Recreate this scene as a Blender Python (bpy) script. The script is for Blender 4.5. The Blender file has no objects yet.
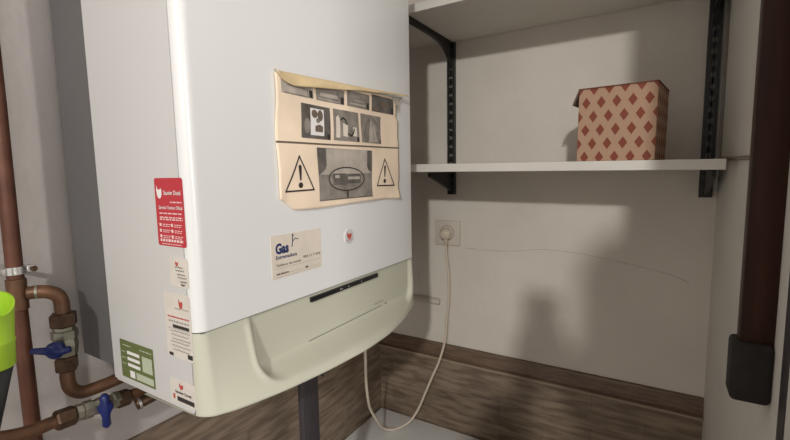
import bpy, bmesh, math, random
from mathutils import Vector, Matrix, noise
random.seed(7)
PI = math.pi
SC = bpy.context.scene
COL = SC.collection

# ------------------------------------------------------------------ materials
def mat(name, col, rough=.5, metal=0., spec=.5, nscale=None, namt=.12, bump=0., bscale=60., stretch=None, emit=None, coat=0.):
    m = bpy.data.materials.new(name); m.use_nodes = True
    nt = m.node_tree; b = nt.nodes['Principled BSDF']
    b.inputs['Base Color'].default_value = (*col, 1); b.inputs['Roughness'].default_value = rough
    b.inputs['Metallic'].default_value = metal; b.inputs['Specular IOR Level'].default_value = spec
    b.inputs['Coat Weight'].default_value = coat
    tc = nt.nodes.new('ShaderNodeTexCoord'); mp = nt.nodes.new('ShaderNodeMapping')
    if stretch: mp.inputs['Scale'].default_value = stretch
    nt.links.new(tc.outputs['Object'], mp.inputs['Vector'])
    if nscale:
        n = nt.nodes.new('ShaderNodeTexNoise'); n.inputs['Scale'].default_value = nscale; n.inputs['Detail'].default_value = 5
        nt.links.new(mp.outputs['Vector'], n.inputs['Vector'])
        r = nt.nodes.new('ShaderNodeValToRGB')
        r.color_ramp.elements[0].position = .3; r.color_ramp.elements[1].position = .7
        r.color_ramp.elements[0].color = (*[c*(1-namt) for c in col], 1)
        r.color_ramp.elements[1].color = (*[min(1, c*(1+namt)) for c in col], 1)
        nt.links.new(n.outputs['Fac'], r.inputs['Fac']); nt.links.new(r.outputs['Color'], b.inputs['Base Color'])
    if bump:
        n2 = nt.nodes.new('ShaderNodeTexNoise'); n2.inputs['Scale'].default_value = bscale; n2.inputs['Detail'].default_value = 4
        nt.links.new(mp.outputs['Vector'], n2.inputs['Vector'])
        bp = nt.nodes.new('ShaderNodeBump'); bp.inputs['Strength'].default_value = bump; bp.inputs['Distance'].default_value = .004
        nt.links.new(n2.outputs['Fac'], bp.inputs['Height']); nt.links.new(bp.outputs['Normal'], b.inputs['Normal'])
    return m

def wood_tile_mat(name, along):
    """weathered wood-look tiles: staggered boards with streaks along one axis"""
    m = bpy.data.materials.new(name); m.use_nodes = True
    nt = m.node_tree; b = nt.nodes['Principled BSDF']; b.inputs['Roughness'].default_value = .42
    L = nt.links.new
    tc = nt.nodes.new('ShaderNodeTexCoord'); sp = nt.nodes.new('ShaderNodeSeparateXYZ'); cb = nt.nodes.new('ShaderNodeCombineXYZ')
    L(tc.outputs['Object'], sp.inputs[0]); L(sp.outputs[along], cb.inputs['X']); L(sp.outputs['Z'], cb.inputs['Y'])
    br = nt.nodes.new('ShaderNodeTexBrick'); L(cb.outputs[0], br.inputs['Vector'])
    br.inputs['Scale'].default_value = 1; br.inputs['Brick Width'].default_value = .26; br.inputs['Row Height'].default_value = .047
    br.inputs['Mortar Size'].default_value = .0008; br.inputs['Color1'].default_value = (.25, .185, .13, 1)
    br.inputs['Color2'].default_value = (.125, .085, .057, 1); br.inputs['Mortar'].default_value = (.08, .055, .04, 1)
    br.inputs['Bias'].default_value = -.15
    mp = nt.nodes.new('ShaderNodeMapping'); mp.inputs['Scale'].default_value = (6, 40, 1); L(cb.outputs[0], mp.inputs['Vector'])
    n = nt.nodes.new('ShaderNodeTexNoise'); n.inputs['Scale'].default_value = 1.6; n.inputs['Detail'].default_value = 4; n.inputs['Distortion'].default_value = .1
    L(mp.outputs[0], n.inputs['Vector'])
    r = nt.nodes.new('ShaderNodeValToRGB')
    r.color_ramp.elements[0].position = .38; r.color_ramp.elements[0].color = (.075, .047, .03, 1)
    r.color_ramp.elements[1].position = .60; r.color_ramp.elements[1].color = (.30, .235, .17, 1)
    L(n.outputs['Fac'], r.inputs['Fac'])
    mx = nt.nodes.new('ShaderNodeMix'); mx.data_type = 'RGBA'; mx.inputs[0].default_value = .5
    L(br.outputs['Color'], mx.inputs[6]); L(r.outputs['Color'], mx.inputs[7]); L(mx.outputs[2], b.inputs['Base Color'])
    bp = nt.nodes.new('ShaderNodeBump'); bp.inputs['Strength'].default_value = .25; bp.inputs['Distance'].default_value = .002
    L(n.outputs['Fac'], bp.inputs['Height']); L(bp.outputs['Normal'], b.inputs['Normal'])
    return m

def diamond_mat(name):
    """kraft card printed with staggered red-brown diamonds, laid out by the UV map in metres"""
    m = bpy.data.materials.new(name); m.use_nodes = True
    nt = m.node_tree; b = nt.nodes['Principled BSDF']; b.inputs['Roughness'].default_value = .75
    L = nt.links.new
    uv = nt.nodes.new('ShaderNodeUVMap'); sp = nt.nodes.new('ShaderNodeSeparateXYZ'); L(uv.outputs[0], sp.inputs[0])
    def M(op, a, bb=None, c=None):
        k = nt.nodes.new('ShaderNodeMath'); k.operation = op
        for i, v in enumerate((a, bb, c)):
            if v is None: continue
            if isinstance(v, (int, float)): k.inputs[i].default_value = v
            else: L(v, k.inputs[i])
        return k.outputs[0]
    pu, pv, hw, hh = .0285, .055, .0083, .0121
    def cell(off):
        u = M('ABSOLUTE', M('SUBTRACT', M('FRACT', M('ADD', M('DIVIDE', sp.outputs['X'], pu), off)), .5))
        v = M('ABSOLUTE', M('SUBTRACT', M('FRACT', M('ADD', M('DIVIDE', sp.outputs['Y'], pv), off)), .5))
        return M('ADD', M('MULTIPLY', u, pu/hw), M('MULTIPLY', v, pv/hh))
    d = M('LESS_THAN', M('MINIMUM', cell(0.), cell(.5)), 1.)
    n = nt.nodes.new('ShaderNodeTexNoise'); n.inputs['Scale'].default_value = 90
    k1 = nt.nodes.new('ShaderNodeMix'); k1.data_type = 'RGBA'
    k1.inputs[6].default_value = (.40, .245, .16, 1); k1.inputs[7].default_value = (.46, .29, .195, 1)
    L(n.outputs['Fac'], k1.inputs[0])
    k2 = nt.nodes.new('ShaderNodeMix'); k2.data_type = 'RGBA'; L(d, k2.inputs[0]); L(k1.outputs[2], k2.inputs[6])
    k2.inputs[7].default_value = (.215, .048, .026, 1)
    L(k2.outputs[2], b.inputs['Base Color'])
    return m

M = dict(
    paleedge=mat('worn_tile_edge', (.33, .25, .18), .4),
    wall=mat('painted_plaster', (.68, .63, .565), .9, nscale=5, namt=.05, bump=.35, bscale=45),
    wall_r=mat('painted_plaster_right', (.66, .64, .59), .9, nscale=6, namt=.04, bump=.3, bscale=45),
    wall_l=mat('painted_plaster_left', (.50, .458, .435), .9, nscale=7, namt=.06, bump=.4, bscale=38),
    ceiling=mat('ceiling_paint', (.72, .70, .66), .9),
    floor=mat('floor_tile', (.30, .24, .19), .5, nscale=3),
    trimcap=mat('skirting_tile', (.15, .098, .066), .4, nscale=9, namt=.3, stretch=(2, 20, 20)),
    tile_x=wood_tile_mat('wood_look_tile_back', 'X'), tile_y=wood_tile_mat('wood_look_tile_left', 'Y'),
    crack=mat('hairline_crack', (.47, .42, .37), .95),
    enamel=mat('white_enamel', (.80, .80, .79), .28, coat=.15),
    enamel_dim=mat('white_enamel_dimmed', (.63, .62, .61), .35),  # same white as the front, darkened to offset strong light on the side
    cream=mat('cream_plastic', (.575, .57, .46), .36),
    grey=mat('grey_steel', (.13, .125, .125), .5, nscale=4, namt=.06),
    black=mat('black_gloss', (.012, .012, .013), .3), seam=mat('dark_seam', (.25, .245, .21), .6),
    paper=mat('aged_paper', (.90, .735, .56), .8, nscale=14, namt=.10), paperback=mat('yellowed_paper_back', (.70, .54, .31), .75, nscale=22, namt=.10),
    ink=mat('black_ink', (.035, .028, .024), .7), ink2=mat('brown_ink', (.16, .12, .09), .7),
    ph_dark=mat('photo_dark_grey', (.13, .115, .10), .7, nscale=45, namt=.35),
    ph_mid=mat('photo_mid_grey', (.25, .22, .19), .7, nscale=40, namt=.3),
    ph_light=mat('photo_light_grey', (.46, .41, .35), .7, nscale=40, namt=.18),
    card=mat('cream_sticker', (.74, .66, .56), .6, nscale=30, namt=.06), card2=mat('pale_sticker', (.70, .645, .585), .6, nscale=40, namt=.06),
    red=mat('red_sticker', (.52, .035, .05), .4), redink=mat('red_ink', (.50, .08, .06), .6), pink=mat('pink_print', (.88, .62, .60), .6),
    white=mat('white_print', (.85, .82, .80), .6), green=mat('olive_green_sticker', (.135, .165, .055), .5), greenpale=mat('pale_green_print', (.50, .54, .40), .6),
    navy=mat('navy_ink', (.015, .03, .12), .6), greyink=mat('grey_ink', (.33, .30, .27), .7),
    copper=mat('tarnished_copper', (.155, .078, .043), .45, metal=.4, nscale=30, namt=.35), copper2=mat('red_copper', (.135, .055, .034), .42, metal=.4, nscale=20, namt=.3),
    bronze=mat('bronze_nut', (.10, .06, .037), .4, metal=.7, nscale=60, namt=.4), nickel=mat('nickel_brass', (.36, .34, .28), .33, metal=.75, nscale=40, namt=.25),
    chrome=mat('chrome', (.65, .64, .62), .25, metal=.9), blue=mat('blue_plastic', (.010, .020, .125), .3),
    lime=mat('lime_plastic', (.40, .66, .035), .42), limedark=mat('lime_plastic_inside', (.22, .36, .03), .55), rubber=mat('black_rubber', (.02, .02, .021), .5),
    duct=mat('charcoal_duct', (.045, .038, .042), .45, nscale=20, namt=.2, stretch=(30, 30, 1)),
    blkmetal=mat('black_painted_steel', (.017, .016, .015), .45), shelf=mat('white_melamine', (.66, .63, .58), .45, nscale=6, namt=.03),
    kraft=diamond_mat('diamond_print_card'), kraftedge=mat('red_brown_card_edge', (.16, .05, .032), .8), kraftin=mat('card_inside', (.13, .085, .06), .85),
    post=mat('dark_varnished_wood', (.034, .0115, .006), .5, spec=.25, nscale=7, namt=.35, stretch=(12, 12, 1)), boot=mat('dark_brown_putty', (.013, .009, .007), .75, nscale=50, namt=.4, bump=.6, bscale=70),
    appl=mat('white_appliance_enamel', (.88, .89, .88), .3), appl2=mat('white_appliance_front', (.7, .7, .7), .35), glass=mat('dark_door_glass', (.03, .03, .035), .1),
    sock=mat('ivory_socket', (.62, .56, .48), .5), sockline=mat('socket_gap', (.22, .18, .15), .8), cord=mat('ivory_cord', (.66, .57, .46), .5), pvc=mat('painted_conduit', (.55, .50, .44), .7), thin=mat('grey_conduit', (.23, .20, .17), .5, metal=.2),
)

# ------------------------------------------------------------------ mesh helpers
def box(bm, x0, x1, y0, y1, z0, z1, bev=0., seg=2):
    vs = [bm.verts.new((x, y, z)) for z in (z0, z1) for y in (y0, y1) for x in (x0, x1)]
    fs = [bm.faces.new([vs[i] for i in f]) for f in ((0, 2, 3, 1), (4, 5, 7, 6), (0, 1, 5, 4), (2, 6, 7, 3), (0, 4, 6, 2), (1, 3, 7, 5))]
    if bev:
        es = list({e for f in fs for e in f.edges})
        bmesh.ops.bevel(bm, geom=es, offset=bev, segments=seg, affect='EDGES', profile=.5)
    return bm
def prism(bm, pts, vec):
    """polygon (list of 3d points) extruded by vec"""
    vec = Vector(vec); a = [bm.verts.new(p) for p in pts]; b = [bm.verts.new(Vector(p)+vec) for p in pts]; n = len(pts)
    bm.faces.new(a[::-1]); bm.faces.new(b)
    for i in range(n): bm.faces.new((a[i], a[(i+1) % n], b[(i+1) % n], b[i]))
    return bm
def catmull(pts, n=8):
    P = [Vector(p) for p in pts]; P = [2*P[0]-P[1]]+P+[2*P[-1]-P[-2]]; out = []
    for i in range(1, len(P)-2):
        p0, p1, p2, p3 = P[i-1:i+3]
        for k in range(n):
            t = k/n
            out.append(.5*((2*p1)+(p2-p0)*t+(2*p0-5*p1+4*p2-p3)*t*t+(3*p1-p0-3*p2+p3)*t**3))
    out.append(P[-2]); return out
def tube(bm, pts, r, seg=14, cap=True):
    pts = [Vector(p) for p in pts]; rs = r if isinstance(r, (list, tuple)) else [r]*len(pts)
    rings = []; up = None
    for i, p in enumerate(pts):
        t = (pts[min(i+1, len(pts)-1)]-pts[max(i-1, 0)]).normalized()
        if up is None:
            a = Vector((0, 0, 1)) if abs(t.z) < .9 else Vector((1, 0, 0)); up = (a-t*a.dot(t)).normalized()
        else: up = (up-t*up.dot(t)).normalized()
        s = t.cross(up)
        rings.append([bm.verts.new(p+rs[i]*(math.cos(2*PI*k/seg)*up+math.sin(2*PI*k/seg)*s)) for k in range(seg)])
    for a, b in zip(rings, rings[1:]):
        for k in range(seg): bm.faces.new((a[k], a[(k+1) % seg], b[(k+1) % seg], b[k]))
    if cap: bm.faces.new(rings[0][::-1]); bm.faces.new(rings[-1])
    return bm
def lathe(bm, p0, axis, prof, seg=24):
    """prof = [(distance along axis, radius)]"""
    ax = Vector(axis).normalized(); return tube_exact(bm, Vector(p0), ax, prof, seg)
def tube_exact(bm, p0, ax, prof, seg):
    a = Vector((0, 0, 1)) if abs(ax.z) < .9 else Vector((1, 0, 0)); u = (a-ax*a.dot(ax)).normalized(); s = ax.cross(u); rings = []
    for d, r in prof:
        rings.append([bm.verts.new(p0+ax*d+max(r, 1e-5)*(math.cos(2*PI*(k+.5)/seg)*u+math.sin(2*PI*(k+.5)/seg)*s)) for k in range(seg)])
    for A, B in zip(rings, rings[1:]):
        for k in range(seg): bm.faces.new((A[k], A[(k+1) % seg], B[(k+1) % seg], B[k]))
    bm.faces.new(rings[0][::-1]); bm.faces.new(rings[-1]); return bm
def grid(bm, f, nu, nv):
    g = [[bm.verts.new(f(i/nu, j/nv)) for i in range(nu+1)] for j in range(nv+1)]
    for j in range(nv):
        for i in range(nu): bm.faces.new((g[j][i], g[j][i+1], g[j+1][i+1], g[j+1][i]))
    return g
def new(): return bmesh.new()

def obj(name, bm, m, parent=None, smooth=False, origin=None, autosmooth=None, label=None):
    bmesh.ops.recalc_face_normals(bm, faces=bm.faces)
    o0 = Vector(parent['_o']) if parent is not None else Vector(origin or (0, 0, 0))
    bmesh.ops.translate(bm, verts=bm.verts, vec=-o0)
    me = bpy.data.meshes.new(name); bm.to_mesh(me); bm.free()
    me.materials.append(m)
    if smooth or autosmooth:
        for p in me.polygons: p.use_smooth = True
        if autosmooth: me.set_sharp_from_angle(angle=math.radians(autosmooth))
    o = bpy.data.objects.new(name, me); COL.objects.link(o)
    if parent is not None: o.parent = parent
    else: o.location = o0
    o['_o'] = tuple(o0)
    if label: o['label'] = label
    return o
def tag(o, label, cat, group=None):
    o['label'] = label; o['category'] = cat
    if group: o['group'] = group
    return o
def thing(name, loc, label, cat, group=None):
    o = bpy.data.objects.new(name, None); COL.objects.link(o); o.location = loc; o['_o'] = tuple(loc)
    o.empty_display_size = .05
    return tag(o, label, cat, group)
def struct(name, bm, m, parent=None, **k):
    o = obj(name, bm, m, parent, **k)
    if parent is None: o['kind'] = 'structure'
    return o

# flat printing on a surface: S(u, v, o) gives the world point of print position (u, v) lifted by o
def print_poly(bm, S, pts, o=.0006, sub=0):
    f = bm.faces.new([bm.verts.new(S(u, v, o)) for u, v in pts]); return f
def print_rect(bm, S, u0, v0, u1, v1, o=.0006, n=1):
    if n == 1: return print_poly(bm, S, [(u0, v0), (u1, v0), (u1, v1), (u0, v1)], o)
    grid(bm, lambda a, b: S(u0+(u1-u0)*a, v0+(v1-v0)*b, o), n, n)
def print_line(bm, S, pts, w, o=.0009, closed=False):
    n = len(pts); seq = list(range(n if closed else n-1))
    for i in seq:
        a = Vector(pts[i]); b = Vector(pts[(i+1) % n]); d = (b-a).normalized(); q = Vector((-d.y, d.x))*w/2; e = d*w/2
        print_poly(bm, S, [tuple(a-q-e), tuple(b-q+e), tuple(b+q+e), tuple(a+q-e)], o)
def ellipse(cu, cv, ru, rv, n=28, a0=0, a1=2*PI):
    return [(cu+ru*math.cos(a0+(a1-a0)*k/n), cv+rv*math.sin(a0+(a1-a0)*k/n)) for k in range(n)]
def scribble(bm, S, u0, u1, v, h, o=.0009, seed=0, lo=.004, hi=.012, gap=.0018):
    """a line of print too small to read: word-length dashes"""
    r = random.Random(seed); u = u0
    while u < u1-.001:
        w = min(r.uniform(lo, hi), u1-u); print_rect(bm, S, u, v, u+w, v+h, o); u += w+gap
def text(bm, S, s, u0, v0, w, h, o=.0009, bold=0., slant=0., skew=0.):
    cu = bpy.data.curves.new('t', 'FONT'); cu.body = s; cu.offset = bold; cu.shear = slant; cu.resolution_u = 3
    to = bpy.data.objects.new('t', cu); COL.objects.link(to)
    dg = bpy.context.evaluated_depsgraph_get(); me = bpy.data.meshes.new_from_object(to.evaluated_get(dg))
    xs = [v.co.x for v in me.vertices]; ys = [v.co.y for v in me.vertices]
    x0, x1, y0, y1 = min(xs), max(xs), min(ys), max(ys)
    vs = [bm.verts.new(S(u0+(v.co.x-x0)/(x1-x0)*w, v0+(v.co.y-y0)/(y1-y0)*h+skew*(v.co.x-x0)/(x1-x0), o)) for v in me.vertices]
    for p in me.polygons:
        try: bm.faces.new([vs[i] for i in p.vertices])
        except ValueError: pass
    bpy.data.objects.remove(to); bpy.data.meshes.remove(me); bpy.data.curves.remove(cu)
def flame(cu, cv, s):
    """small tulip-shaped bird emblem: an ear on the left, a beak notch on the right"""
    P = [(-.42, .50), (-.30, .22), (-.10, .15), (.06, .13), (.18, .22), (.36, .26), (.48, .08), (.44, -.22), (.25, -.45), (0, -.52), (-.25, -.45), (-.44, -.20), (-.50, .12)]
    return [(cu+x*s, cv+y*s) for x, y in P]

# ------------------------------------------------------------------ the room
XL, XR, YB, ZC = -.84, .122, 1.25, 2.75
wb = struct('wall_back', box(new(), XL-.1, XR+.1, YB, YB+.1, 0, ZC), M['wall'])
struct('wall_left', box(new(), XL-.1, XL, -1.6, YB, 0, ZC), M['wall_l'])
struct('wall_right', box(new(), XR, XR+.1, .30, YB, 0, ZC), M['wall_r'])
struct('floor', box(new(), XL-.1, 2.4, -3.2, YB+.1, -.1, 0), M['floor'])
struct('ceiling', box(new(), XL-.1, 2.4, -3.2, YB+.1, ZC, ZC+.1), M['ceiling'])
# wood-look tile dado, with a moulded cap on the back wall
t = struct('trim_1', box(new(), XL, XR, YB-.007, YB, 0, 1.085), M['tile_x'])
bm = new()
prof = [(0, 1.083), (-.018, 1.083), (-.0205, 1.087), (-.0185, 1.0915), (-.010, 1.0945), (-.009, 1.128), (-.007, 1.134), (0, 1.136)]
prism(bm, [(XL, YB+y, z) for y, z in prof], (XR-XL, 0, 0))
bmesh.ops.recalc_face_normals(bm, faces=bm.faces)
t2 = struct('trim_2', bm, M['trimcap'])
obj('edge_strip', box(new(), XL, XR, YB-.0212, YB-.019, 1.0845, 1.0895), M['paleedge'], t2, label='thin pale line under the brown cap')
struct('trim_3', box(new(), XL, XL+.007, .30, YB-.007, 0, 1.205), M['tile_y'])
# hairline cracks in the plaster belong to the wall
bm = new()
cr = catmull([(-.508, 0, 1.463), (-.45, 0, 1.461), (-.396, 0, 1.462), (-.34, 0, 1.467), (-.293, 0, 1.475), (-.25, 0, 1.4765), (-.224, 0, 1.476), (-.17, 0, 1.473), (-.122, 0, 1.466), (-.06, 0, 1.457), (-.006, 0, 1.447), (.04, 0, 1.437), (.08, 0, 1.42)], 6)
for i, (a, b) in enumerate(zip(cr, cr[1:])):
    w = .0007+.0006*noise.noise(Vector((i*.31, 0, 0)))
    ja = .0008*noise.noise(Vector((i*.9, 1, 0))); jb = .0008*noise.noise(Vector(((i+1)*.9, 1, 0)))
    v = [bm.verts.new((p.x, YB-.0004, p.z+j+s*w)) for p, j, s in ((a, ja, -1), (b, jb, -1), (b, jb, 1), (a, ja, 1))]
    bm.faces.new(v)
c = obj('crack', bm, M['crack'], wb)
bm = new()
for i in range(9):
    z = 1.32+i*.006; x = -.675+.003*math.sin(i)
    v = [bm.verts.new((x+s*.0007+d*.002*math.sin(i+1), YB-.0004, z+d*.006)) for s, d in ((-1, 0), (1, 0), (1, 1), (-1, 1))]; bm.faces.new(v)
obj('crack', bm, M['crack'], wb)

# ------------------------------------------------------------------ the boiler
XF, YN, YF, ZS, ZB, ZT = -.48, .309, .867, 1.5045, 1.393, 2.20
boiler = thing('gas_boiler', (-.66, (YN+YF)/2, ZB), 'white wall-hung gas boiler with a cream lower lip and many stickers', 'boiler')
RC = .015
def profile(inset=0., n=70):
    """plan of the front cover: rounded near edge, flat front, rounded far edge -> [(x, y)]"""
    P = [(-.4965, YN)]
    for k in range(9):
        a = PI/2*k/8; P.append((XF-RC+RC*math.sin(a), YN+RC*(1-math.cos(a))))
    y0, y1 = YN+RC, YF-RC
    P += [(XF, y0+(y1-y0)*k/n) for k in range(1, n)]
    for k in range(8, -1, -1):
        a = PI/2*k/8; P.append((XF-RC+RC*math.sin(a), YF-RC*(1-math.cos(a))))
    P.append((-.4965, YF)); return P
bm = new(); box(bm, -.70, -.4985, YN, YF, ZB+.003, ZT)
obj('casing', bm, M['enamel_dim'], boiler)
bm = new(); P = profile(n=8)
prism(bm, [(x, y, ZS) for x, y in P], (0, 0, ZT-ZS))
obj('front_cover', bm, M['enamel'], boiler, autosmooth=35)
bm = new(); box(bm, -.80, -.7005, YN+.0015, YF-.0015, ZB+.02, ZT-.01)
fr = obj('mounting_frame', bm, M['grey'], boiler, label='grey steel rear frame')
bm = new(); box(bm, XL, -.8005, YN+.12, YF-.12, 1.95, 2.05)
obj('wall_bracket', bm, M['grey'], boiler)
# lower cream panel: bowed lip with a scooped door recess
BT = [(0, 0), (.02, .006), (.08, .021), (.2, .038), (.34, .050), (.5, .057), (.66, .052), (.8, .036), (.9, .018), (1, 0)]
def bow(y):
    t = min(1, max(0, (y-YN)/(YF-YN)))
    for (a, va), (b, vb) in zip(BT, BT[1:]):
        if t <= b:
            s = (t-a)/(b-a); return va+(vb-va)*s
    return 0
def bow_s(y): return sum(bow(y+d) for d in (-.02, -.01, 0, .01, .02))/5 if YN+.02 < y < YF-.02 else bow(y)
def sst(a, b, x):
    t = min(1, max(0, (x-a)/(b-a))); return t*t*(3-2*t)
RY0, RY1, RZ0, RR = .386, .848, 1.402, .045
def recess(y, z):
    cy, hy = (RY0+RY1)/2, (RY1-RY0)/2; z1 = 1.75; cz, hz = (RZ0+z1)/2, (z1-RZ0)/2
    qy, qz = abs(y-cy)-hy+RR, abs(z-cz)-hz+RR
    return math.hypot(max(qy, 0), max(qz, 0))+min(max(qy, qz), 0)-RR
def lower(xb, y, z):
    v = min(1, max(0, (ZS-z)/(ZS-ZB))); g = v**1.15
    frame = bow_s(y)*g
    rd = recess(y, z)
    m = sst(.0015, -.009, rd)*sst(1.397, 1.427, z)
    rim = .0025*sst(.010, .002, abs(rd))*sst(0, .15, v)*sst(1.405, 1.425, z)
    return xb+frame*(1-m)+(-.003)*m+rim*(1-m)
P = profile(n=150); rows = [ZS-.0012-(ZS-.0012-ZB)*k/46 for k in range(47)]
bm = new(); R = []
for z in rows: R.append([bm.verts.new((lower(x, y, z), y, z)) for x, y in P])
for dz, dx in ((.002, .0015), (.0045, .006), (.006, .014), (.0065, .03)):
    R.append([bm.verts.new((max(lower(x, y, ZB)-dx, -.62), y, ZB-dz*sst(0, .06, min(y-YN+.02, YF-y+.02)))) for x, y in P])
R.append([bm.verts.new((-.62, y, ZB-.004)) for x, y in P])
for a, b in zip(R, R[1:]):
    for i in range(len(P)-1): bm.faces.new((a[i], a[i+1], b[i+1], b[i]))
low = obj('lower_panel', bm, M['cream'], boiler, smooth=True, label='cream plastic lower panel with bulging lip')
bm = new(); box(bm, -.70, -.505, YN+.003, YF-.003, ZB-.002, ZB+.003); obj('bottom_plate', bm, M['enamel_dim'], boiler)
SF = lambda u, v, o: (XF+o, u, v)           # print on the boiler's front
SS = lambda u, v, o: (u, YN-o, v)           # print on the boiler's side
SD = lambda u, v, o: (XF-.003+o, u, v)      # print on the recessed door
bm = new(); box(bm, XF-.004, XF+.0012, .513, .711, 1.4905, 1.4985)
dp = obj('display_strip', bm, M['black'], boiler, label='narrow black control strip with tiny lights')
bm = new()
for u in (.588, .592, .612, .652):
    bm = new(); print_rect(bm, lambda u, v, o: (XF+.0012+o, u, v), u, 1.4935, u+.0022, 1.4955); obj('indicator_mark', bm, M['white'], dp)
bm = new(); print_line(bm, SD, [(.507, 1.4255), (.727, 1.4255)], .0016, .0012); obj('door_seam', bm, M['seam'], boiler)
bm = new(); print_poly(bm, SD, ellipse(.742, 1.4265, .0035, .002), .0015); obj('door_catch', bm, M['seam'], boiler)
bm = new(); scribble(bm, SD, .70, .733, 1.434, .0022, .001, seed=3, lo=.003, hi=.006, gap=.0008); obj('model_lettering', bm, M['greyink'], boiler)
bm = new(); print_line(bm, lambda u, v, o: (XF-.006+o, u, v), [(YN+.004, ZS-.0006), (YF-.004, ZS-.0006)], .0012, .0062)
obj('cover_joint', bm, M['seam'], boiler)

def sticker(name, S, u0, v0, u1, v1, m, label, rot=0., th=.0005, r=.003):
    """rounded-corner label; returns (object, local print mapping 0..1)"""
    cu, cv, w, h = (u0+u1)/2, (v0+v1)/2, u1-u0, v1-v0; ca, sa = math.cos(rot), math.sin(rot)
    def T(a, b, o=0):
        x, y = (a-.5)*w, (b-.5)*h; return S(cu+x*ca-y*sa, cv+x*sa+y*ca, th+o)
    pts = []
    for (cx, cy, a0) in ((1, 1, 0), (0, 1, 90), (0, 0, 180), (1, 0, 270)):
        for k in range(4):
            a = math.radians(a0+30*k); pts.append((abs(cx-r/w)+r/w*math.cos(a) if cx else r/w+r/w*math.cos(a), (1-r/h if cy else r/h)+r/h*math.sin(a)))
    pts = [(min(1, max(0, a)), min(1, max(0, b))) for a, b in pts]
    bm = new(); A = [bm.verts.new(T(a, b, 0)) for a, b in pts]; B = [bm.verts.new(T(a, b, -th)) for a, b in pts]; n = len(pts)
    bm.faces.new(A); bm.faces.new(B[::-1])
    for i in range(n): bm.faces.new((A[i], B[i], B[(i+1) % n], A[(i+1) % n]))
    o = obj(name, bm, m, boiler, label=label)
    return o, T, w, h
# red sticker
st, T, w, h = sticker('sticker', SS, -.551, 1.613, -.491, 1.6995, M['red'], 'red sticker with white print')
bm = new(); print_poly(bm, T, [(.17+x*.9, .80+y*.9) for x, y in [(a-.0, b) for a, b in flame(0, 0, .22)]], .0004)
obj('emblem', bm, M['white'], st)
bm = new(); text(bm, T, 'Saunier Duval', .33, .755, .60, .065, .0004, bold=.012)
text(bm, T, 'Servicio Técnico Oficial', .12, .545, .84, .05, .0004, bold=.012)
obj('lettering', bm, M['white'], st)
bm = new()
scribble(bm, T, .55, .95, .64, .018, .0004, 1, .05, .12, .03)
for k, v in enumerate((.475, .415, .385)): scribble(bm, T, .13, .95, v, .018, .0004, 5+k, .05, .16, .03)
for k in range(3):
    for j, a in enumerate((.10, .52)):
        v = .30-.085*k; print_rect(bm, T, a, v-.01, a+.075, v+.035, .0004)
        scribble(bm, T, a+.12, a+.40, v+.015, .012, .0004, 20+k*3+j, .04, .1, .02); scribble(bm, T, a+.12, a+.36, v-.012, .012, .0004, 40+k*3+j, .04, .1, .02)
scribble(bm, T, .10, .93, .065, .038, .0004, 60, .05, .10, .025)
scribble(bm, T, .15, .85, .025, .012, .0004, 61, .05, .10, .02)
obj('small_print', bm, M['pink'], st)
# small pale card under it
st, T, w, h = sticker('sticker', SS, -.530, 1.561, -.4915, 1.5995, M['card2'], 'small pale sticker with handwriting')
bm = new(); print_poly(bm, T, flame(.42, .80, .17), .0004); obj('emblem', bm, M['redink'], st)
bm = new()
for k, (a, b, v) in enumerate(((.30, .75, .67), (.33, .80, .56), (.40, .85, .43), (.42, .90, .33), (.55, .90, .20), (.58, .8, .10))):
    pts = [(a+(b-a)*i/8, v+.035*((-1)**i)*random.uniform(.4, 1)) for i in range(9)]; print_line(bm, T, pts, .02, .0004)
obj('handwriting', bm, M['ink2'], st)
# tall pale card
st, T, w, h = sticker('sticker', SS, -.5495, 1.464, -.4925, 1.5515, M['card2'], 'tall pale sticker with red heading and black barcode band')
bm = new(); print_poly(bm, T, flame(.66, .86, .15), .0004); scribble(bm, T, .12, .93, .625, .022, .0004, 8, .08, .2, .02); obj('red_print', bm, M['redink'], st)
for q in ((.30, .47, .92, .52), (.08, .02, .24, .07), (.80, .04, .98, .11)):
    bm = new(); print_rect(bm, T, *q, .0004); obj('black_band', bm, M['ink'], st)
bm = new(); text(bm, T, 'Saunier Duval', .42, .765, .50, .03, .0004)
scribble(bm, T, .15, .92, .555, .025, .0004, 9, .05, .1, .03)
for k, v in enumerate((.42, .36, .30, .25, .19, .13)):
    a, b = .18+.03*(k % 3), .93-.06*(k % 2)
    print_line(bm, T, [(a+(b-a)*i/14, v+.013*((-1)**i)*random.uniform(.2, 1)) for i in range(15)], .011, .0004)
scribble(bm, T, .10, .95, .45, .008, .0004, 10, .1, .2, .02)
obj('handwriting', bm, M['greyink'], st)
# bottom card
st, T, w, h = sticker('sticker', SS, -.549, 1.4005, -.4945, 1.4335, M['card2'], 'pale bottom sticker with red emblem and black band')
bm = new(); print_poly(bm, T, [(.46+x, .76+y*1.65) for x, y in [(a, b) for a, b in flame(0, 0, .17)]], .0004); print_rect(bm, T, .10, .14, .18, .34, .0004); obj('red_print', bm, M['redink'], st)
bm = new(); text(bm, T, 'Saunier Duval', .20, .42, .64, .12, .0004, bold=.02); print_rect(bm, T, .27, .10, .95, .29, .0004); obj('lettering', bm, M['ink'], st)
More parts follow.
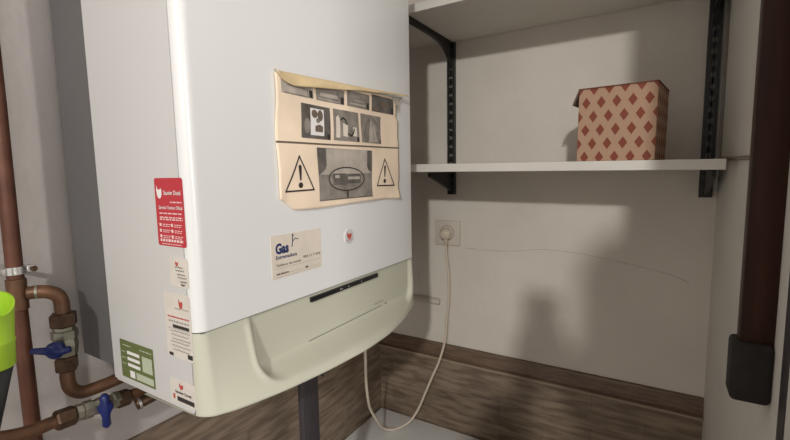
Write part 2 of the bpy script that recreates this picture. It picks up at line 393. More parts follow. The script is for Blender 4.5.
# green certificate
st, T, w, h = sticker('sticker', SS, -.6755, 1.4045, -.587, 1.4625, M['green'], 'olive green certificate sticker with white fields', r=.001)
bm = new()
for v in (.66, .50, .34): print_rect(bm, T, .22, v, .60, v+.085, .0004)
print_rect(bm, T, .27, .06, .42, .24, .0004)
obj('white_fields', bm, M['white'], st)
bm = new(); print_rect(bm, T, .67, .34, .96, .74, .0004); obj('pale_field', bm, M['greenpale'], st)
bm = new(); print_rect(bm, T, .46, .06, .97, .24, .0003); obj('pale_field', bm, M['greenpale'], st)
bm = new()
scribble(bm, T, .10, .36, .86, .03, .0004, 71, .05, .1, .02); scribble(bm, T, .62, .95, .86, .03, .0004, 72, .05, .1, .02)
for k, v in enumerate((.68, .52, .36)): scribble(bm, T, .05, .17, v, .03, .0004, 73+k, .03, .06, .02)
obj('pale_print', bm, M['greenpale'], st)
# gas company card on the front
st, T, w, h = sticker('sticker', SF, .4325, 1.5455, .542, 1.6115, M['card'], 'cream company card with blue lettering', r=.001)
bm = new(); text(bm, T, 'Gas', .075, .56, .245, .25, .0004, bold=.045); text(bm, T, 'Extremadura', .075, .445, .40, .085, .0004, bold=.02)
print_line(bm, T, [(.385, .68), (.40, .80), (.40, .97)], .016, .0004); print_line(bm, T, [(.40, .80), (.455, .86), (.51, .83)], .016, .0004); print_line(bm, T, [(.40, .97), (.425, .93)], .012, .0004)
obj('blue_lettering', bm, M['navy'], st)
bm = new(); text(bm, T, '902 11 7 676', .60, .335, .37, .065, .0004, bold=.02); scribble(bm, T, .64, .71, .075, .05, .0004, 83, .05, .06, .02)
text(bm, T, 'Teléfono de averías', .075, .275, .48, .06, .0004, bold=.01)
scribble(bm, T, .075, .30, .085, .035, .0004, 84, .03, .08, .008)
obj('black_lettering', bm, M['ink2'], st)
bm = new(); print_line(bm, T, [(.06, .23), (.94, .23)], .006, .0003); print_line(bm, T, [(.32, .09), (.94, .09)], .006, .0003); print_line(bm, T, [(.06, .03), (.94, .03)], .005, .0003)
obj('form_lines', bm, M['greyink'], st)
# round badge
bm = new(); lathe(bm, (XF, .6185, 1.587), (1, 0, 0), [(0, .0135), (.0012, .0135), (.002, .012)], 32)
bd = obj('badge', bm, M['enamel_dim'], boiler, label='round white badge with a red emblem')
SB = lambda u, v, o: (XF+.002+o, .6185+u, 1.587+v)
bm = new(); print_poly(bm, SB, flame(0, .0022, .014), .0003); text(bm, SB, 'Saunier Duval', -.009, -.0075, .018, .0024, .0003, bold=.03); obj('emblem', bm, M['redink'], bd)

# ------------------------------------------------------------------ paper notice taped to the front
notice = thing('paper_notice', (XF, .62, 1.648), 'yellowed instruction sheet with grey photos and warning triangles on boiler front', 'notice')
def n_left(v): return .4505+.0012*math.sin(v*9)
def n_right(v): return [.797, .7985, .7985, .796, .788, .782][min(5, int(v*5.0001))]+.001*math.sin(v*14)
def n_bot(u): return 1.6645-.0175*sst(0, .10, u)-.002*math.sin(u*6)-.001*sst(.8, 1, u)
def n_top(u): return 1.848+.010*u
def NX(y, z):
    w = .0030+.0012*math.sin(y*37+z*12)+.0010*math.sin(z*55+y*18)
    w += .006*sst(1.675, 1.645, z)*sst(.74, .80, y)+.003*sst(.47, .45, y)*sst(1.70, 1.66, z)
    return XF+w
def SN(u, v, o): return (o, u, v)          # flat; nobj() then drapes it over the sheet
def nobj(name, bm, m, par, **k):
    ys = [c.co.y for c in bm.verts]; zs = [c.co.z for c in bm.verts]
    for ax, lo, hi in ((1, min(ys), max(ys)), (2, min(zs), max(zs))):
        q = math.ceil(lo/.007)*.007
        while q < hi:
            co = [0, 0, 0]; no = [0, 0, 0]; co[ax] = q; no[ax] = 1
            bmesh.ops.bisect_plane(bm, geom=bm.verts[:]+bm.edges[:]+bm.faces[:], plane_co=co, plane_no=no); q += .007
    for c in bm.verts: c.co.x += NX(c.co.y, c.co.z)
    return obj(name, bm, m, par, **k)
bm = new()
def nf(a, b):
    z = n_bot(a)+(n_top(a)-n_bot(a))*b; y = n_left(b)+(n_right(b)-n_left(b))*a; return (NX(y, z), y, z)
grid(bm, nf, 60, 50)
sheet = obj('sheet', bm, M['paper'], notice, smooth=True)
sm = sheet.modifiers.new('thickness', 'SOLIDIFY'); sm.thickness = .0004; sm.offset = -1
# folded-over flap along the top edge
FL = [(.451, 1.8505), (.463, 1.8385), (.486, 1.8335), (.565, 1.8415), (.669, 1.853), (.76, 1.8605), (.816, 1.8635)]
def flow(y):
    for (a, va), (b, vb) in zip(FL, FL[1:]):
        if y <= b: return va+(vb-va)*(y-a)/(b-a)
    return FL[-1][1]
def ftop(y): return 1.8515+.0165*(y-.451)/.365
bm = new()
def ff(a, b):
    y = .451+.365*a; zt = ftop(y); zl = min(flow(y), zt-.0006); z = zt+(zl-zt)*b
    x = XF+.004+.010*math.sin(b*PI*.55)*(.5+.5*a)+.004*sst(.9, 1, a)+.0008*math.sin(a*23+b*3)
    return (x, y, z+.0015*math.sin(b*PI))
grid(bm, ff, 50, 8)
fo = obj('folded_flap', bm, M['paperback'], notice, smooth=True, label='yellow strip folded forward along the top')
sm = fo.modifiers.new('thickness', 'SOLIDIFY'); sm.thickness = .0005
bm = new()      # torn corner hanging at the right end
print_poly(bm, lambda u, v, o: (XF+.006+o+.03*max(0, u-.79), u, v), [(.772, 1.857), (.812, 1.8625), (.798, 1.850), (.800, 1.826), (.790, 1.842), (.779, 1.846)], 0)
obj('torn_corner', bm, M['ph_light'], notice)
bm = new(); print_line(bm, SN, [(.451, 1.7495), (.62, 1.7515), (.797, 1.7545)], .003, .0008); nobj('crease', bm, M['ink2'], notice)
def photo(m, u0, v0, u1, v1, nm='printed_photo'):
    bm = new(); grid(bm, lambda a, b: SN(u0+(u1-u0)*a, v0+(v1-v0)*b, .0008), 8, 8); return nobj(nm, bm, m, notice, smooth=True)
tabs = []
for k, (u0, u1) in enumerate(((.462, .534), (.541, .613), (.621, .691), (.699, .776))):
    p = photo([M['ph_light'], M['ph_mid'], M['ph_mid'], M['ph_dark']][k], u0, 1.8215, u1, 1.8415 + .012*(u0-.46)/.24)
    bm = new(); print_rect(bm, SN, u1-.010, 1.8225, u1-.002, 1.834, .0012); nobj('number_mark', bm, M['ink'], p)
    bm = new()
    if k == 0: print_line(bm, SN, [(u0+.006, 1.8225), (u1-.014, 1.8225), (u1-.014, 1.834), (u0+.012, 1.834)], .0018, .0012)
    if k == 1: print_rect(bm, SN, u0+.01, 1.829, u1-.018, 1.835, .0012); print_line(bm, SN, [(u0+.005, 1.825), (u1-.015, 1.824)], .0015, .0012)
    if k == 2: print_rect(bm, SN, u0+.008, 1.826, u1-.014, 1.8285, .0012); print_rect(bm, SN, u0+.02, 1.833, u1-.02, 1.8345, .0012)
    if k == 3: print_rect(bm, SN, u0+.004, 1.8235, u0+.024, 1.832, .0012); print_poly(bm, SN, ellipse(u0+.045, 1.838, .014, .006), .0012)
    nobj('picture_detail', bm, [M['ph_mid'], M['ph_light'], M['ph_light'], M['ink2']][k], p)
p = photo(M['ph_dark'], .502, 1.7585, .5735, 1.812)
bm = new(); print_rect(bm, SN, .523, 1.764, .5565, 1.8065, .0012); nobj('picture_detail', bm, M['white'], p)
for k, (q, pts) in enumerate(((1, ellipse(.533, 1.798, .0075, .0065)), (1, ellipse(.547, 1.7965, .0065, .009)), (0, [(.534, 1.770), (.553, 1.770), (.553, 1.779), (.545, 1.782), (.534, 1.779)]), (1, ellipse(.541, 1.788, .005, .004)))):
    bm = new(); print_poly(bm, SN, pts, .0016); nobj('picture_detail', bm, M['ink2' if k < 3 else 'ph_mid'], p)
bm = new(); print_poly(bm, SN, ellipse(.515, 1.778, .007, .012), .0012); nobj('picture_detail', bm, M['ph_mid'], p)
bm = new(); print_rect(bm, SN, .565, 1.7595, .572, 1.768, .0012); nobj('number_mark', bm, M['ink'], p)
p = photo(M['ph_mid'], .5815, 1.759, .653, 1.8125)
bm = new(); print_poly(bm, SN, [(.587, 1.764), (.598, 1.764), (.599, 1.796), (.594, 1.803), (.588, 1.798)], .0012); print_poly(bm, SN, [(.606, 1.768), (.618, 1.766), (.620, 1.787), (.606, 1.790)], .0012); print_rect(bm, SN, .634, 1.769, .645, 1.785, .0012); nobj('picture_detail', bm, M['card'], p)
bm = new(); print_line(bm, SN, [(.600, 1.795), (.607, 1.799), (.613, 1.796), (.617, 1.789)], .003, .0016); print_line(bm, SN, [(.620, 1.772), (.628, 1.769), (.634, 1.774), (.637, 1.781)], .003, .0016); nobj('picture_detail', bm, M['ink'], p)
bm = new(); print_rect(bm, SN, .645, 1.7597, .652, 1.768, .0012); nobj('number_mark', bm, M['ink'], p)
p = photo(M['ph_mid'], .660, 1.7595, .7305, 1.813)
bm = new(); print_poly(bm, SN, [(.683, 1.760), (.692, 1.800), (.697, 1.804), (.699, 1.795), (.704, 1.762)], .0012); nobj('picture_detail', bm, M['ph_light'], p); bm = new(); print_poly(bm, SN, [(.705, 1.762), (.702, 1.795), (.708, 1.792), (.718, 1.764)], .0012); nobj('picture_detail', bm, M['ph_light'], p)
bm = new(); print_line(bm, SN, [(.668, 1.772), (.680, 1.795), (.690, 1.806)], .002, .0012); print_line(bm, SN, [(.700, 1.808), (.712, 1.800), (.724, 1.790)], .0025, .0012); print_rect(bm, SN, .7225, 1.7603, .7295, 1.768, .0012); nobj('picture_detail', bm, M['ink2'], p)
# big photo: underside of a boiler with the rating plate ringed
p = photo(M['ph_mid'], .5375, 1.6565, .693, 1.745)
bm = new(); print_poly(bm, SN, [(.561, 1.744), (.676, 1.745), (.676, 1.715), (.680, 1.708), (.691, 1.702), (.541, 1.700), (.555, 1.708), (.561, 1.716)], .0012); nobj('picture_detail', bm, M['ph_light'], p)
bm = new(); print_poly(bm, SN, [(.5385, 1.744), (.561, 1.744), (.561, 1.716), (.555, 1.708), (.5385, 1.700)], .0014); print_poly(bm, SN, [(.676, 1.745), (.692, 1.745), (.692, 1.704), (.680, 1.709), (.676, 1.716)], .0014); print_line(bm, SN, [(.539, 1.6575), (.692, 1.6575)], .002, .0014); nobj('picture_detail', bm, M['ph_dark'], p)
bm = new(); print_rect(bm, SN, .576, 1.682, .612, 1.702, .0016); print_rect(bm, SN, .612, 1.684, .655, 1.701, .0015); nobj('picture_detail', bm, M['ph_dark'], p)
bm = new(); print_rect(bm, SN, .618, 1.691, .652, 1.696, .0019); nobj('picture_detail', bm, M['ph_light'], p); bm = new(); print_rect(bm, SN, .581, 1.694, .594, 1.699, .0019); nobj('picture_detail', bm, M['ph_light'], p)
bm = new(); print_line(bm, SN, ellipse(.6145, 1.692, .051, .0205, 36), .002, .002, True); print_line(bm, SN, [(.6145, 1.6705), (.6145, 1.660)], .0035, .002); nobj('ring_mark', bm, M['ink'], p)
for (ap, l, r, bar, dot) in ((( .4945, 1.7295), (.4640, 1.6755), (.5240, 1.6765), (.4945, 1.716, 1.692), (.4945, 1.6845)), ((.7410, 1.7300), (.7120, 1.6765), (.7790, 1.6755), (.7415, 1.717, 1.6935), (.7415, 1.6855))):
    bm = new(); print_line(bm, SN, [ap, l, r], .0026, .001, True)
    tri = nobj('warning_triangle', bm, M['ink'], notice)
    u, z1, z0 = bar
    bm = new(); print_poly(bm, SN, [(u-.0016, z0), (u+.0016, z0), (u+.0034, z1-.003), (u+.002, z1), (u-.002, z1), (u-.0034, z1-.003)], .001); print_poly(bm, SN, ellipse(dot[0], dot[1], .0048, .0045, 18), .001)
    nobj('exclamation_mark', bm, M['ink'], tri)

# ------------------------------------------------------------------ pipework on the left
riser = thing('copper_pipe', (-.785, .229, 0), 'tall vertical reddish copper pipe at the left edge', 'pipe')
obj('pipe', tube(new(), [(-.785, .232, 0), (-.785, .229, 1.33), (-.785, .229, 1.57), (-.785, .231, 1.81), (-.785, .231, ZC)], .0102, 20), M['copper2'], riser, smooth=True)
obj('tee_fitting', lathe(new(), (-.785, .229, 1.512), (0, 0, 1), [(0, .0102), (.001, .0122), (.046, .0122), (.047, .0102)], 20), M['copper'], riser, autosmooth=40)
clamp = thing('pipe_clamp', (XL, .229, 1.571), 'bright metal ring clamp holding the tall copper pipe', 'clamp')
bm = new()
for z0, z1, r0, r1 in ((1.5655, 1.5765, .0108, .0135),):
    n = 28; rings = []
    for (r, z) in ((r0, z0), (r1, z0), (r1, z1), (r0, z1)): rings.append([bm.verts.new((-.785+r*math.cos(2*PI*k/n), .229+r*math.sin(2*PI*k/n), z)) for k in range(n)])
    for a, b in zip(rings, rings[1:]+rings[:1]):
        for k in range(n): bm.faces.new((a[k], a[(k+1) % n], b[(k+1) % n], b[k]))
box(bm, -.789, -.777, .2405, .252, 1.566, 1.576, .001); box(bm, -.789, -.777, .206, .2175, 1.566, 1.576, .001)
obj('ring', bm, M['chrome'], clamp, autosmooth=40)
obj('screw', lathe(new(), (-.790, .2475, 1.571), (1, 0, 0), [(0, .0022), (.016, .0022), (.016, .0042), (.019, .0042)], 8), M['bronze'], clamp)
obj('wall_rod', tube(new(), [(XL, .229, 1.571), (-.797, .229, 1.571)], .004, 10), M['chrome'], clamp)

def hexnut(p, ax, L, r, m, par, name='union_nut'):
    return obj(name, lathe(new(), p, ax, [(0, r*.88), (L*.12, r), (L*.88, r), (L, r*.88)], 6), m, par)
up = thing('water_pipe', (-.76, .27, 1.366), 'upper bent copper branch pipe with upright blue-handled ball valve', 'pipe')
obj('pipe', tube(new(), catmull([(-.775, .238, 1.536), (-.768, .248, 1.5365), (-.762, .259, 1.534), (-.76, .268, 1.527), (-.76, .272, 1.515), (-.76, .272, 1.495)], 6), .0098, 18), M['copper'], up, smooth=True)
obj('solder_ring', lathe(new(), (-.7695, .2455, 1.5365), (.5, .86, 0), [(0, .0103), (.002, .0104), (.003, .0103)], 18), M['nickel'], up)
hexnut((-.76, .272, 1.478), (0, 0, 1), .021, .0180, M['bronze'], up)
vb = obj('valve_body', lathe(new(), (-.76, .2715, 1.432), (0, 0, 1), [(0, .011), (.001, .0142), (.012, .0158), (.017, .0165), (.023, .0158), (.027, .0150), (.028, .0172), (.040, .0172), (.041, .0140), (.047, .0140)], 8), M['nickel'], up)
hexnut((-.76, .2705, 1.409), (0, 0, 1), .022, .0155, M['bronze'], up)
obj('pipe', tube(new(), catmull([(-.76, .270, 1.412), (-.76, .2695, 1.395), (-.76, .272, 1.380), (-.759, .281, 1.369), (-.757, .296, 1.3655), (-.752, .335, 1.368), (-.748, .37, 1.373), (-.745, .395, 1.383), (-.745, .401, 1.390), (-.745, .404, 1.402)], 6), .0098, 18), M['copper'], up, smooth=True)
hd = Vector((.62, -.72, .05)).normalized()
hub = Vector((-.76, .2715, 1.449))+hd*.028
hn = obj('lever_handle', lathe(new(), Vector((-.76, .2715, 1.449))+hd*.012, hd, [(0, .006), (.006, .006), (.007, .0118), (.016, .0128), (.020, .010), (.0215, .004)], 20), M['blue'], up, autosmooth=40, label='blue lever handle')
bm = new(); lv = Vector((-.45, -.60, .12)).normalized()
tube(bm, [hub-lv*.020+Vector((0, 0, .003)), hub-lv*.010, hub, hub+lv*.012, hub+lv*.027], [.0045, .0062, .0075, .0055, .0040], 12)
obj('lever', bm, M['blue'], hn, smooth=True)

lowp = thing('water_pipe', (-.73, .30, 1.33), 'lower sloping copper pipe with blue butterfly valve under the boiler corner', 'pipe')
obj('pipe', tube(new(), catmull([(-.735, .10, 1.374), (-.733, .15, 1.368), (-.731, .185, 1.357), (-.73, .21, 1.3515), (-.73, .235, 1.351), (-.73, .26, 1.349)], 6), .0092, 18), M['copper'], lowp, smooth=True)
hexnut((-.73, .238, 1.351), (0, 1, -.06), .026, .0145, M['bronze'], lowp)
obj('valve_body', lathe(new(), (-.73, .264, 1.350), (0, 1, -.09), [(0, .0125), (.008, .0125), (.009, .0105), (.010, .0135), (.022, .0135), (.023, .0110), (.033, .0128), (.044, .0120), (.050, .0105), (.052, .0128), (.060, .0128)], 8), M['nickel'], lowp)
hexnut((-.73, .319, 1.3435), (0, 1, -.08), .022, .0135, M['bronze'], lowp)
obj('pipe', tube(new(), catmull([(-.73, .335, 1.342), (-.73, .36, 1.340), (-.729, .40, 1.338), (-.727, .44, 1.34), (-.725, .458, 1.355), (-.725, .462, 1.387)], 6), .0095, 18), M['copper'], lowp, smooth=True)
hc = Vector((-.73, .311, 1.347)); hd2 = Vector((.80, -.58, .1)).normalized(); hub2 = hc+hd2*.028
hn = obj('butterfly_handle', lathe(new(), hc+hd2*.011, hd2, [(0, .005), (.008, .005), (.009, .0095), (.018, .0105), (.022, .0075), (.0235, .003)], 20), M['blue'], lowp, autosmooth=40, label='blue butterfly handle')
bm = new(); tube(bm, [hub2+Vector((0, 0, z)) for z in (-.031, -.027, -.015, 0, .010, .018, .0225)], [.003, .0062, .0055, .0085, .0062, .0065, .0035], 12)
obj('wings', bm, M['blue'], hn, smooth=True)
gp = thing('gas_pipe', (-.69, .36, 1.33), 'short bronze pipe with bright bands just under the boiler bottom edge', 'pipe')
obj('pipe', tube(new(), catmull([(-.700, .335, 1.337), (-.694, .36, 1.342), (-.685, .40, 1.349), (-.682, .43, 1.362), (-.682, .435, 1.387)], 5), .0085, 16), M['bronze'], gp, smooth=True)
for y in (.338, .366): obj('band', lathe(new(), (-.6985+(y-.338)*.25, y, 1.3378+(y-.338)*.18), (.22, 1, .17), [(0, .0088), (.0005, .0098), (.004, .0098), (.0045, .0088)], 16), M['chrome'], gp, label='bright metal band')

# ------------------------------------------------------------------ green and black handle leaning at far left
GX0, GY0 = -.6855, .1685
tl = thing('cleaning_tool', (GX0-.13, GY0-.26, 0), 'lime green and black tool handle standing at far left edge', 'tool')
GX, GY = -.6855, .1685
bm = new(); n = 28
prof = [(1.465, .0205, 0), (1.467, .0222, 0), (1.495, .0235, 0), (1.4965, .0243, 0), (1.4985, .0243, 0), (1.50, .0236, 0), (1.535, .0258, .25), (1.556, .0272, 1), (1.556, .0248, 1), (1.53, .0225, .2), (1.515, .018, 0)]
rings = []
for z, r, cut in prof:
    rings.append([bm.verts.new((GX+r*math.cos(2*PI*k/n), GY+r*math.sin(2*PI*k/n), z+.006-.024*cut*(.5+.5*math.cos(2*PI*k/n-.12))**2)) for k in range(n)])
for a, b in zip(rings, rings[1:]):
    for k in range(n): bm.faces.new((a[k], a[(k+1) % n], b[(k+1) % n], b[k]))
bm.faces.new(rings[0][::-1]); bm.faces.new(rings[-1])
obj('grip_sleeve', bm, M['lime'], tl, autosmooth=40, label='lime green plastic sleeve')
obj('pole', tube(new(), [(GX-.13, GY-.26, 0), (GX-.008, GY-.0175, 1.378), (GX, GY, 1.472)], [.015, .0155, .0195], 20), M['rubber'], tl, smooth=True, label='black pole')
# ------------------------------------------------------------------ duct under the boiler
dk = thing('drain_duct', (-.58, .604, 0), 'charcoal square duct dropping from under the boiler', 'duct')
bm = new(); box(bm, -.576, -.562, .568, .612, .0, 1.386, .002)
obj('duct', bm, M['duct'], dk, autosmooth=40)
bm = new(); box(bm, -.574, -.565, .612, .6145, .0, 1.38); obj('edge_strip', bm, M['rubber'], dk)
bm = new()
for k in range(2): tube(bm, catmull([(-.571, .6135, 1.302-.006*k), (-.568, .624, 1.304-.006*k), (-.565, .632, 1.297-.006*k)], 4), .0016, 8)
obj('tie_ends', bm, M['rubber'], dk)

# ------------------------------------------------------------------ shelving
def upright(name, x0, x1, label):
    th = thing(name, ((x0+x1)/2, YB, 1.632), label, 'shelf upright', 'slotted shelf uprights on the back wall')
    bm = new(); y0, y1 = YB-.014, YB-.0115; w = x1-x0; rail = w*.30; z0, z1 = 1.632, 2.60
    box(bm, x0, x0+rail, y0, y1, z0, z1); box(bm, x1-rail, x1, y0, y1, z0, z1)
    box(bm, x0, x0+.0018, y1, YB, z0, z1); box(bm, x1-.0018, x1, y1, YB, z0, z1)
    z = z0; 
    while z < z1-.001:
        box(bm, x0+rail, x1-rail, y0, y1, z, min(z+.014, z1)); z += .026
    box(bm, (x0+x1)/2-w*.06, (x0+x1)/2+w*.06, y0, y1, z0, z1)
    obj('slotted_rail', bm, M['blkmetal'], th)
    return th
def bracket(th, x, ztop, reach, hwall):
    """pressed steel arm under a shelf, deep at the wall with a scooped lower edge"""
    bm = new(); y0 = YB-.013
    low = []
    for k in range(13):
        s = k/12; d = .013+(hwall-.013)*(1-s)**1.0 if reach < .2 else .012+(hwall-.012)*math.exp(-s*6.5)*(1-s)
        low.append((y0-reach*s, ztop-d))
    pts = [(x-.004, y0, ztop)]+[(x-.004, y, z) for y, z in low]+[(x-.004, y0-reach, ztop)]
    prism(bm, pts, (.008, 0, 0))
    box(bm, x-.009, x+.009, y0-reach, y0, ztop-.0015, ztop)
    obj('bracket', bm, M['blkmetal'], th)
ul = upright('shelf_upright', -.562, -.538, 'black slotted shelf upright on the back wall beside the boiler')
ur = upright('shelf_upright', .086, .112, 'black slotted shelf upright in the right corner near the dark post')
for th, x in ((ul, -.55), (ur, .099)):
    bracket(th, x, 2.0895, .272, .072); bracket(th, x, 1.7020-.0095*(x+.53), .15, .060)
sh = obj('shelf_board', box(new(), -.72, .106, .957, YB-.0145, 2.090, 2.110, .0012), M['shelf'], origin=(-.3, 1.1, 2.09))
tag(sh, 'upper white shelf board seen from below, nothing on it', 'shelf', 'white shelf boards')
bm = box(new(), -.72, .104, .957, YB-.0145, 1.7030, 1.7225, .0012)
TILT = .0095
for v in bm.verts: v.co.z -= TILT*(v.co.x+.53)
sh = obj('shelf_board', bm, M['shelf'], origin=(-.3, 1.1, 1.70))
tag(sh, 'lower white shelf board carrying the diamond patterned box', 'shelf', 'white shelf boards')

# ------------------------------------------------------------------ patterned box
bx = thing('cardboard_box', (-.0765, .985, 1.7182), 'small brown card box printed with red diamonds on the lower shelf', 'box')
W, D_, H = .1425, .142, .1465
RB = Matrix.Rotation(TILT, 4, 'Y') @ Matrix.Rotation(math.radians(-7.5), 4, 'Z')
def put(bm, uvf=None):
    bmesh.ops.recalc_face_normals(bm, faces=bm.faces)
    if uvf:
        l = bm.loops.layers.uv.new('UVMap')
        for f in bm.faces:
            for lp in f.loops: lp[l].uv = uvf(lp.vert.co, f.normal)
    bmesh.ops.transform(bm, matrix=Matrix.Translation(Vector((-.0055, .9605, 1.7177))) @ RB, verts=bm.verts); return bm
uvf = lambda c, n: (c.x+.3128, c.z+.0195) if abs(n.y) > .5 else ((c.y+.3128+.012, c.z+.0195) if abs(n.x) > .5 else (c.x+.5, c.y+.5))
bm = new(); box(bm, -W, 0, 0, D_, 0, H, .0008, 1); obj('carton', put(bm, uvf), M['kraft'], bx)
bm = new(); box(bm, -W-.0004, .0006, -.0012, D_+.0006, H, H+.0022); obj('lid', put(bm), M['kraftedge'], bx, label='red-brown lid edge')
bm = new(); prism(bm, [(-W, -.001, H+.002), (-W-.010, -.001, H-.022), (-W-.0125, -.001, H-.030), (-W-.0085, -.001, H-.030), (-W-.006, -.001, H-.022), (-W+.001, -.001, H-.004)], (0, .115, 0)); obj('side_flap', put(bm), M['kraftin'], bx, label='dark flap bent out at the left edge')

# ------------------------------------------------------------------ socket, cord, conduits
so = thing('wall_socket', (-.5655, YB, 1.468), 'square ivory wall socket below the left shelf upright', 'socket')
bm = new(); box(bm, -.6085, -.5225, YB-.009, YB, 1.468, 1.548, .003, 2); obj('plate', bm, M['sock'], so, autosmooth=40)
bm = new(); n = 32; c0 = (-.5655, 1.5085)
for (r0, r1) in ((.0225, .0245),):
    for k in range(n):
        a, b = 2*PI*k/n, 2*PI*(k+1)/n
        bm.faces.new([bm.verts.new((c0[0]+r*math.cos(t), YB-.0094, c0[1]+r*math.sin(t))) for r, t in ((r0, a), (r1, a), (r1, b), (r0, b))])
obj('socket_ring', bm, M['sockline'], so)
pc = thing('power_cord', (-.60, 1.15, .85), 'thin ivory power cord with plug looping from socket to boiler underside', 'cord')
bm = new(); lathe(bm, (-.5655, YB-.0092, 1.5075), (0, -1, -.12), [(0, .0185), (.010, .0185), (.022, .0165), (.026, .012), (.0275, .004)], 24)
pg = obj('plug', bm, M['cord'], pc, autosmooth=40)
obj('strain_relief', tube(new(), [(-.5655, YB-.022, 1.500), (-.565, YB-.022, 1.488), (-.564, YB-.020, 1.468)], [.011, .0075, .0045], 14), M['cord'], pg, smooth=True)
CP = [(-.5645, 1.228, 1.480), (-.563, 1.229, 1.44), (-.558, 1.232, 1.375), (-.558, 1.234, 1.30), (-.564, 1.233, 1.23), (-.567, 1.226, 1.16), (-.582, 1.212, 1.09), (-.605, 1.202, 1.03), (-.630, 1.195, .965), (-.655, 1.19, .905), (-.680, 1.175, .866), (-.712, 1.138, .8515), (-.735, 1.105, .866), (-.722, 1.05, .925), (-.705, .99, 1.00), (-.680, .945, 1.06), (-.653, .90, 1.143), (-.630, .868, 1.22), (-.610, .838, 1.32), (-.605, .825, 1.383)]
obj('cable', tube(new(), catmull(CP, 8), .0040, 12), M['cord'], pc, smooth=True)
cd = obj('conduit', tube(new(), [(-.80, YB-.006, 1.278), (-.70, YB-.006, 1.2775), (-.63, YB-.006, 1.2775), (-.60, YB-.006, 1.2770), (-.595, YB-.006, 1.277)], [.0105, .0105, .0105, .0112, .0095], 16), M['pvc'], origin=(-.7, YB, 1.278), smooth=True)
tag(cd, 'short painted conduit running behind the boiler along the back wall', 'conduit')
cd = obj('conduit', tube(new(), [(.1195, 1.222, 2.70), (.1195, 1.222, 1.745), (.1195, 1.218, 1.729), (.1195, 1.208, 1.7225), (.1195, .98, 1.7165), (.1195, .645, 1.7125)], .0036, 10), M['thin'], origin=(.1195, 1.2, 1.73), smooth=True)
tag(cd, 'thin grey conduit bending round the right corner towards the dark post', 'conduit')

# ------------------------------------------------------------------ dark wooden post on the right wall
po = thing('wooden_post', (XR, .64, 1.43), 'dark brown varnished post fixed on the right wall', 'post')
bm = new(); box(bm, .0905, XR, .620, .642, 1.48, ZC, .002, 2); obj('post', bm, M['post'], po, autosmooth=40)
bm = new(); box(bm, .0835, XR-.0003, .612, .650, 1.427, 1.4985, .006, 3)
obj('end_cap', bm, M['boot'], po, autosmooth=50, label='rough blackish cap on the lower end')

struct('dark_strip', box(new(), XR-.0015, XR, .556, .578, 0, ZC), M['duct'])  # thin dark strip added for the dark line beside the post
# ------------------------------------------------------------------ white appliance below
wm = thing('washing_machine', (-.53, .95, 0), 'white appliance with a flat top below the boiler', 'appliance')
x0, x1, y0, y1 = -.8315, -.232, .71, 1.238
bm = new(); box(bm, x0+.004, x1-.004, y0+.012, y1-.003, .012, .818, .004); obj('cabinet', bm, M['appl2'], wm, autosmooth=40)
bm = new(); box(bm, x0, x1, y0, y1, .8185, .8465, .006, 3); obj('top_panel', bm, M['appl'], wm, autosmooth=40)
bm = new(); lathe(bm, ((x0+x1)/2, y0+.0115, .44), (0, -1, 0), [(0, .17), (.018, .168), (.024, .15), (.02, .13)], 40); dr = obj('door', bm, M['appl2'], wm, autosmooth=40)
bm = new(); lathe(bm, ((x0+x1)/2, y0-.009, .44), (0, -1, 0), [(0, .13), (.012, .12), (.022, .08), (.026, .01)], 40); obj('door_glass', bm, M['glass'], dr, autosmooth=40)
bm = new(); box(bm, x0+.012, x0+.20, y0+.004, y0+.0115, .715, .805, .003); obj('detergent_drawer', bm, M['appl2'], wm)
bm = new(); lathe(bm, (x1-.16, y0+.0115, .76), (0, -1, 0), [(0, .026), (.016, .024), (.018, .02)], 24); obj('knob', bm, M['chrome'], wm, autosmooth=40)

# ------------------------------------------------------------------ the photographer, standing just behind the lens
def skinned(name, chains, m, par, sub=1):
    """one continuous skin over connected joints; chains = lists of (point, radius)"""
    vs, rad, es, idx = [], [], [], {}
    for ch in chains:
        prev = None
        for p, r in ch:
            if p not in idx: idx[p] = len(vs); vs.append(p); rad.append(r)
            if prev is not None: es.append((prev, idx[p]))
            prev = idx[p]
    me = bpy.data.meshes.new(name); me.from_pydata(vs, es, []); o = bpy.data.objects.new(name, me); COL.objects.link(o)
    sk = o.modifiers.new('skin', 'SKIN'); sb = o.modifiers.new('sub', 'SUBSURF'); sb.levels = sub; sb.render_levels = sub
    for i, d in enumerate(me.skin_vertices[0].data):
        d.radius = (rad[i], rad[i]) if not isinstance(rad[i], tuple) else rad[i]; d.use_root = (i == 0)
    dg = bpy.context.evaluated_depsgraph_get(); em = bpy.data.meshes.new_from_object(o.evaluated_get(dg))
    bm = new(); bm.from_mesh(em); bpy.data.objects.remove(o); bpy.data.meshes.remove(em)
    return obj(name, bm, m, par, smooth=True)
pe = thing('person', (.30, -.36, 0), 'person in a dark sweater and trousers holding up a phone behind the camera', 'person')
skin_m = mat('skin', (.55, .33, .24), .55); knit = mat('dark_sweater', (.05, .055, .075), .9); denim = mat('dark_trousers', (.03, .035, .055), .9); hairm = mat('dark_hair', (.02, .014, .01), .6)
hip, wst, che, nb, hd_ = (.30, -.38, 1.02), (.30, -.38, 1.22), (.29, -.36, 1.57), (.275, -.33, 1.76), (.255, -.25, 1.925)
shl, shr = (.13, -.32, 1.68), (.45, -.35, 1.67)
ell, elr = (-.01, -.15, 1.52), (.34, -.10, 1.52)
wrl, wrr = (.064, -.065, 1.715), (.125, -.055, 1.715)
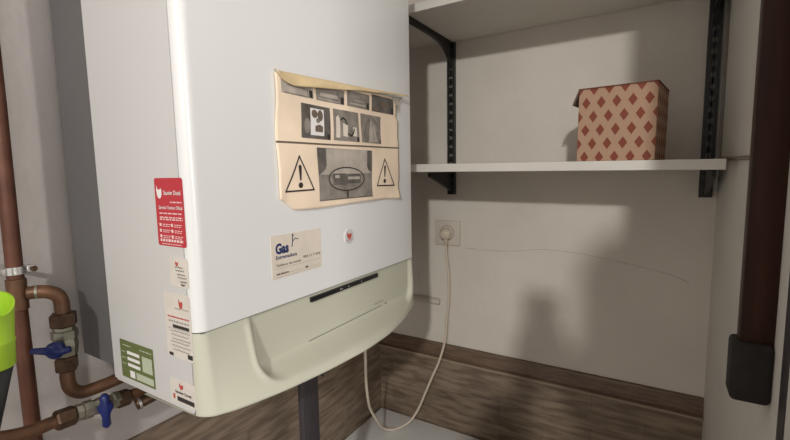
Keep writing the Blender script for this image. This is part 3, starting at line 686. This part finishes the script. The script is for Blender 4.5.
legs = [[(hip, .12), ((.21, -.38, .93), .085), ((.20, -.36, .50), .058), ((.20, -.39, .10), .042), ((.20, -.37, .045), .04), ((.20, -.26, .03), .032)], [(hip, .12), ((.39, -.38, .93), .085), ((.41, -.36, .50), .058), ((.42, -.39, .10), .042), ((.42, -.37, .045), .04), ((.42, -.26, .03), .032)]]
hand_l, hand_r = (.068, -.055, 1.757), (.112, -.05, 1.75)
fing = []
for hnd, sx in ((hand_l, 1), (hand_r, -1)):
    for k, (dx, L) in enumerate(((-.016, .050), (-.005, .056), (.006, .053), (.016, .042))):
        b0 = (hnd[0]+dx, hnd[1]-.008, hnd[2]+.02)
        fing.append([(hnd, .026), (b0, .010), (hnd and (b0[0]+sx*.006, b0[1]-.016, b0[2]+L*.55), .009), ((b0[0]+sx*.012, b0[1]+.002, b0[2]+L), .008)])
    fing.append([(hnd, .026), ((hnd[0]-sx*.026, hnd[1]+.006, hnd[2]+.004), .011), ((hnd[0]-sx*.022, hnd[1]+.012, hnd[2]+.036), .0095)])
body = skinned('body', [[(hip, .10), (wst, .10), (che, .115), (nb, .055), ((.268, -.30, 1.815), .052), ((.259, -.27, 1.865), .066), (hd_, .088), ((.253, -.255, 1.995), .070)],
    [((.259, -.27, 1.865), .066), ((.245, -.19, 1.865), .04)], [(che, .115), (shl, .055), (ell, .040), (wrl, .028), (hand_l, .026)], [(che, .115), (shr, .055), (elr, .040), (wrr, .028), (hand_r, .026)]]+[[(p, r*.9 if not isinstance(r, tuple) else r) for p, r in c] for c in legs]+fing, skin_m, pe)
skinned('sweater', [[((.30, -.38, 1.0), .155), (wst, .145), (che, .155), ((.28, -.34, 1.70), .085)], [(che, .155), (shl, .075), (ell, .056), ((.052, -.08, 1.70), .056)], [(che, .155), (shr, .075), (elr, .056), ((.145, -.062, 1.70), .052)]], knit, pe)
skinned('trousers', [[((.30, -.38, 1.0), .140), (hip, .138)]]+[[(hip, .138)]+[(p, r+.014) for p, r in c[1:4]] for c in legs], denim, pe)
skinned('hair', [[((.257, -.28, 1.935), .086), ((.253, -.265, 2.01), .074), ((.251, -.235, 2.03), .055)]], hairm, pe)
ph = thing('phone', (.09, -.05, 1.735), 'black phone held up in the hands of the person behind the camera', 'phone')
obj('phone_body', box(new(), .047, .108, -.048, -.040, 1.735, 1.868, .006, 3), M['rubber'], ph, autosmooth=40)
obj('screen', box(new(), .050, .105, -.0487, -.0483, 1.741, 1.862), M['black'], ph)

# ------------------------------------------------------------------ light
def lamp(name, kind, loc, power, col, size=.06, target=None, size_y=None):
    l = bpy.data.lights.new(name, kind); l.energy = power; l.color = col
    if kind == 'AREA':
        l.shape = 'RECTANGLE'; l.size = size; l.size_y = size_y or size
    else: l.shadow_soft_size = size
    if kind == 'SPOT': l.spot_size = math.radians(74); l.spot_blend = 1.0
    o = bpy.data.objects.new(name, l); COL.objects.link(o); o.location = loc
    if target: o.rotation_euler = (Vector(target)-Vector(loc)).to_track_quat('-Z', 'Y').to_euler()
    return o
lamp('ceiling_lamp', 'SPOT', (.536, -1.75, 2.55), 142, (1., .98, .93), .05, (-.05, 1.2, 1.15))
lamp('room_fill_light', 'AREA', (1.5, -.78, 1.8), 29, (1., .97, .97), .8, (-.48, .5, 1.6), 1.0)  # added unseen fill light that brightens the boiler front; no window there
w = bpy.data.worlds.new('World'); SC.world = w; w.use_nodes = True
bg = w.node_tree.nodes['Background']; bg.inputs['Color'].default_value = (1, .955, .90, 1); bg.inputs['Strength'].default_value = .80

# ------------------------------------------------------------------ camera
cam = bpy.data.cameras.new('camera'); co = bpy.data.objects.new('camera', cam); COL.objects.link(co)
cam.sensor_width = 36; cam.lens = 427/790*36; cam.clip_start = .01
r = Vector((.85348, .52085, -.01700)); u = Vector((-.04184, .10101, .99401)); f = Vector((-.51944, .84765, -.10800))
m = Matrix((( r.x, u.x, -f.x, 0), (r.y, u.y, -f.y, 0), (r.z, u.z, -f.z, 1.7), (0, 0, 0, 1)))
co.matrix_world = m
SC.camera = co
for o in list(bpy.data.objects):
    if '_o' in o: del o['_o']
SC.view_settings.view_transform = 'Standard'; SC.view_settings.look = 'None'; SC.view_settings.gamma = 1.0
SC.view_settings.use_curve_mapping = False
SC.view_settings.exposure = 0.0
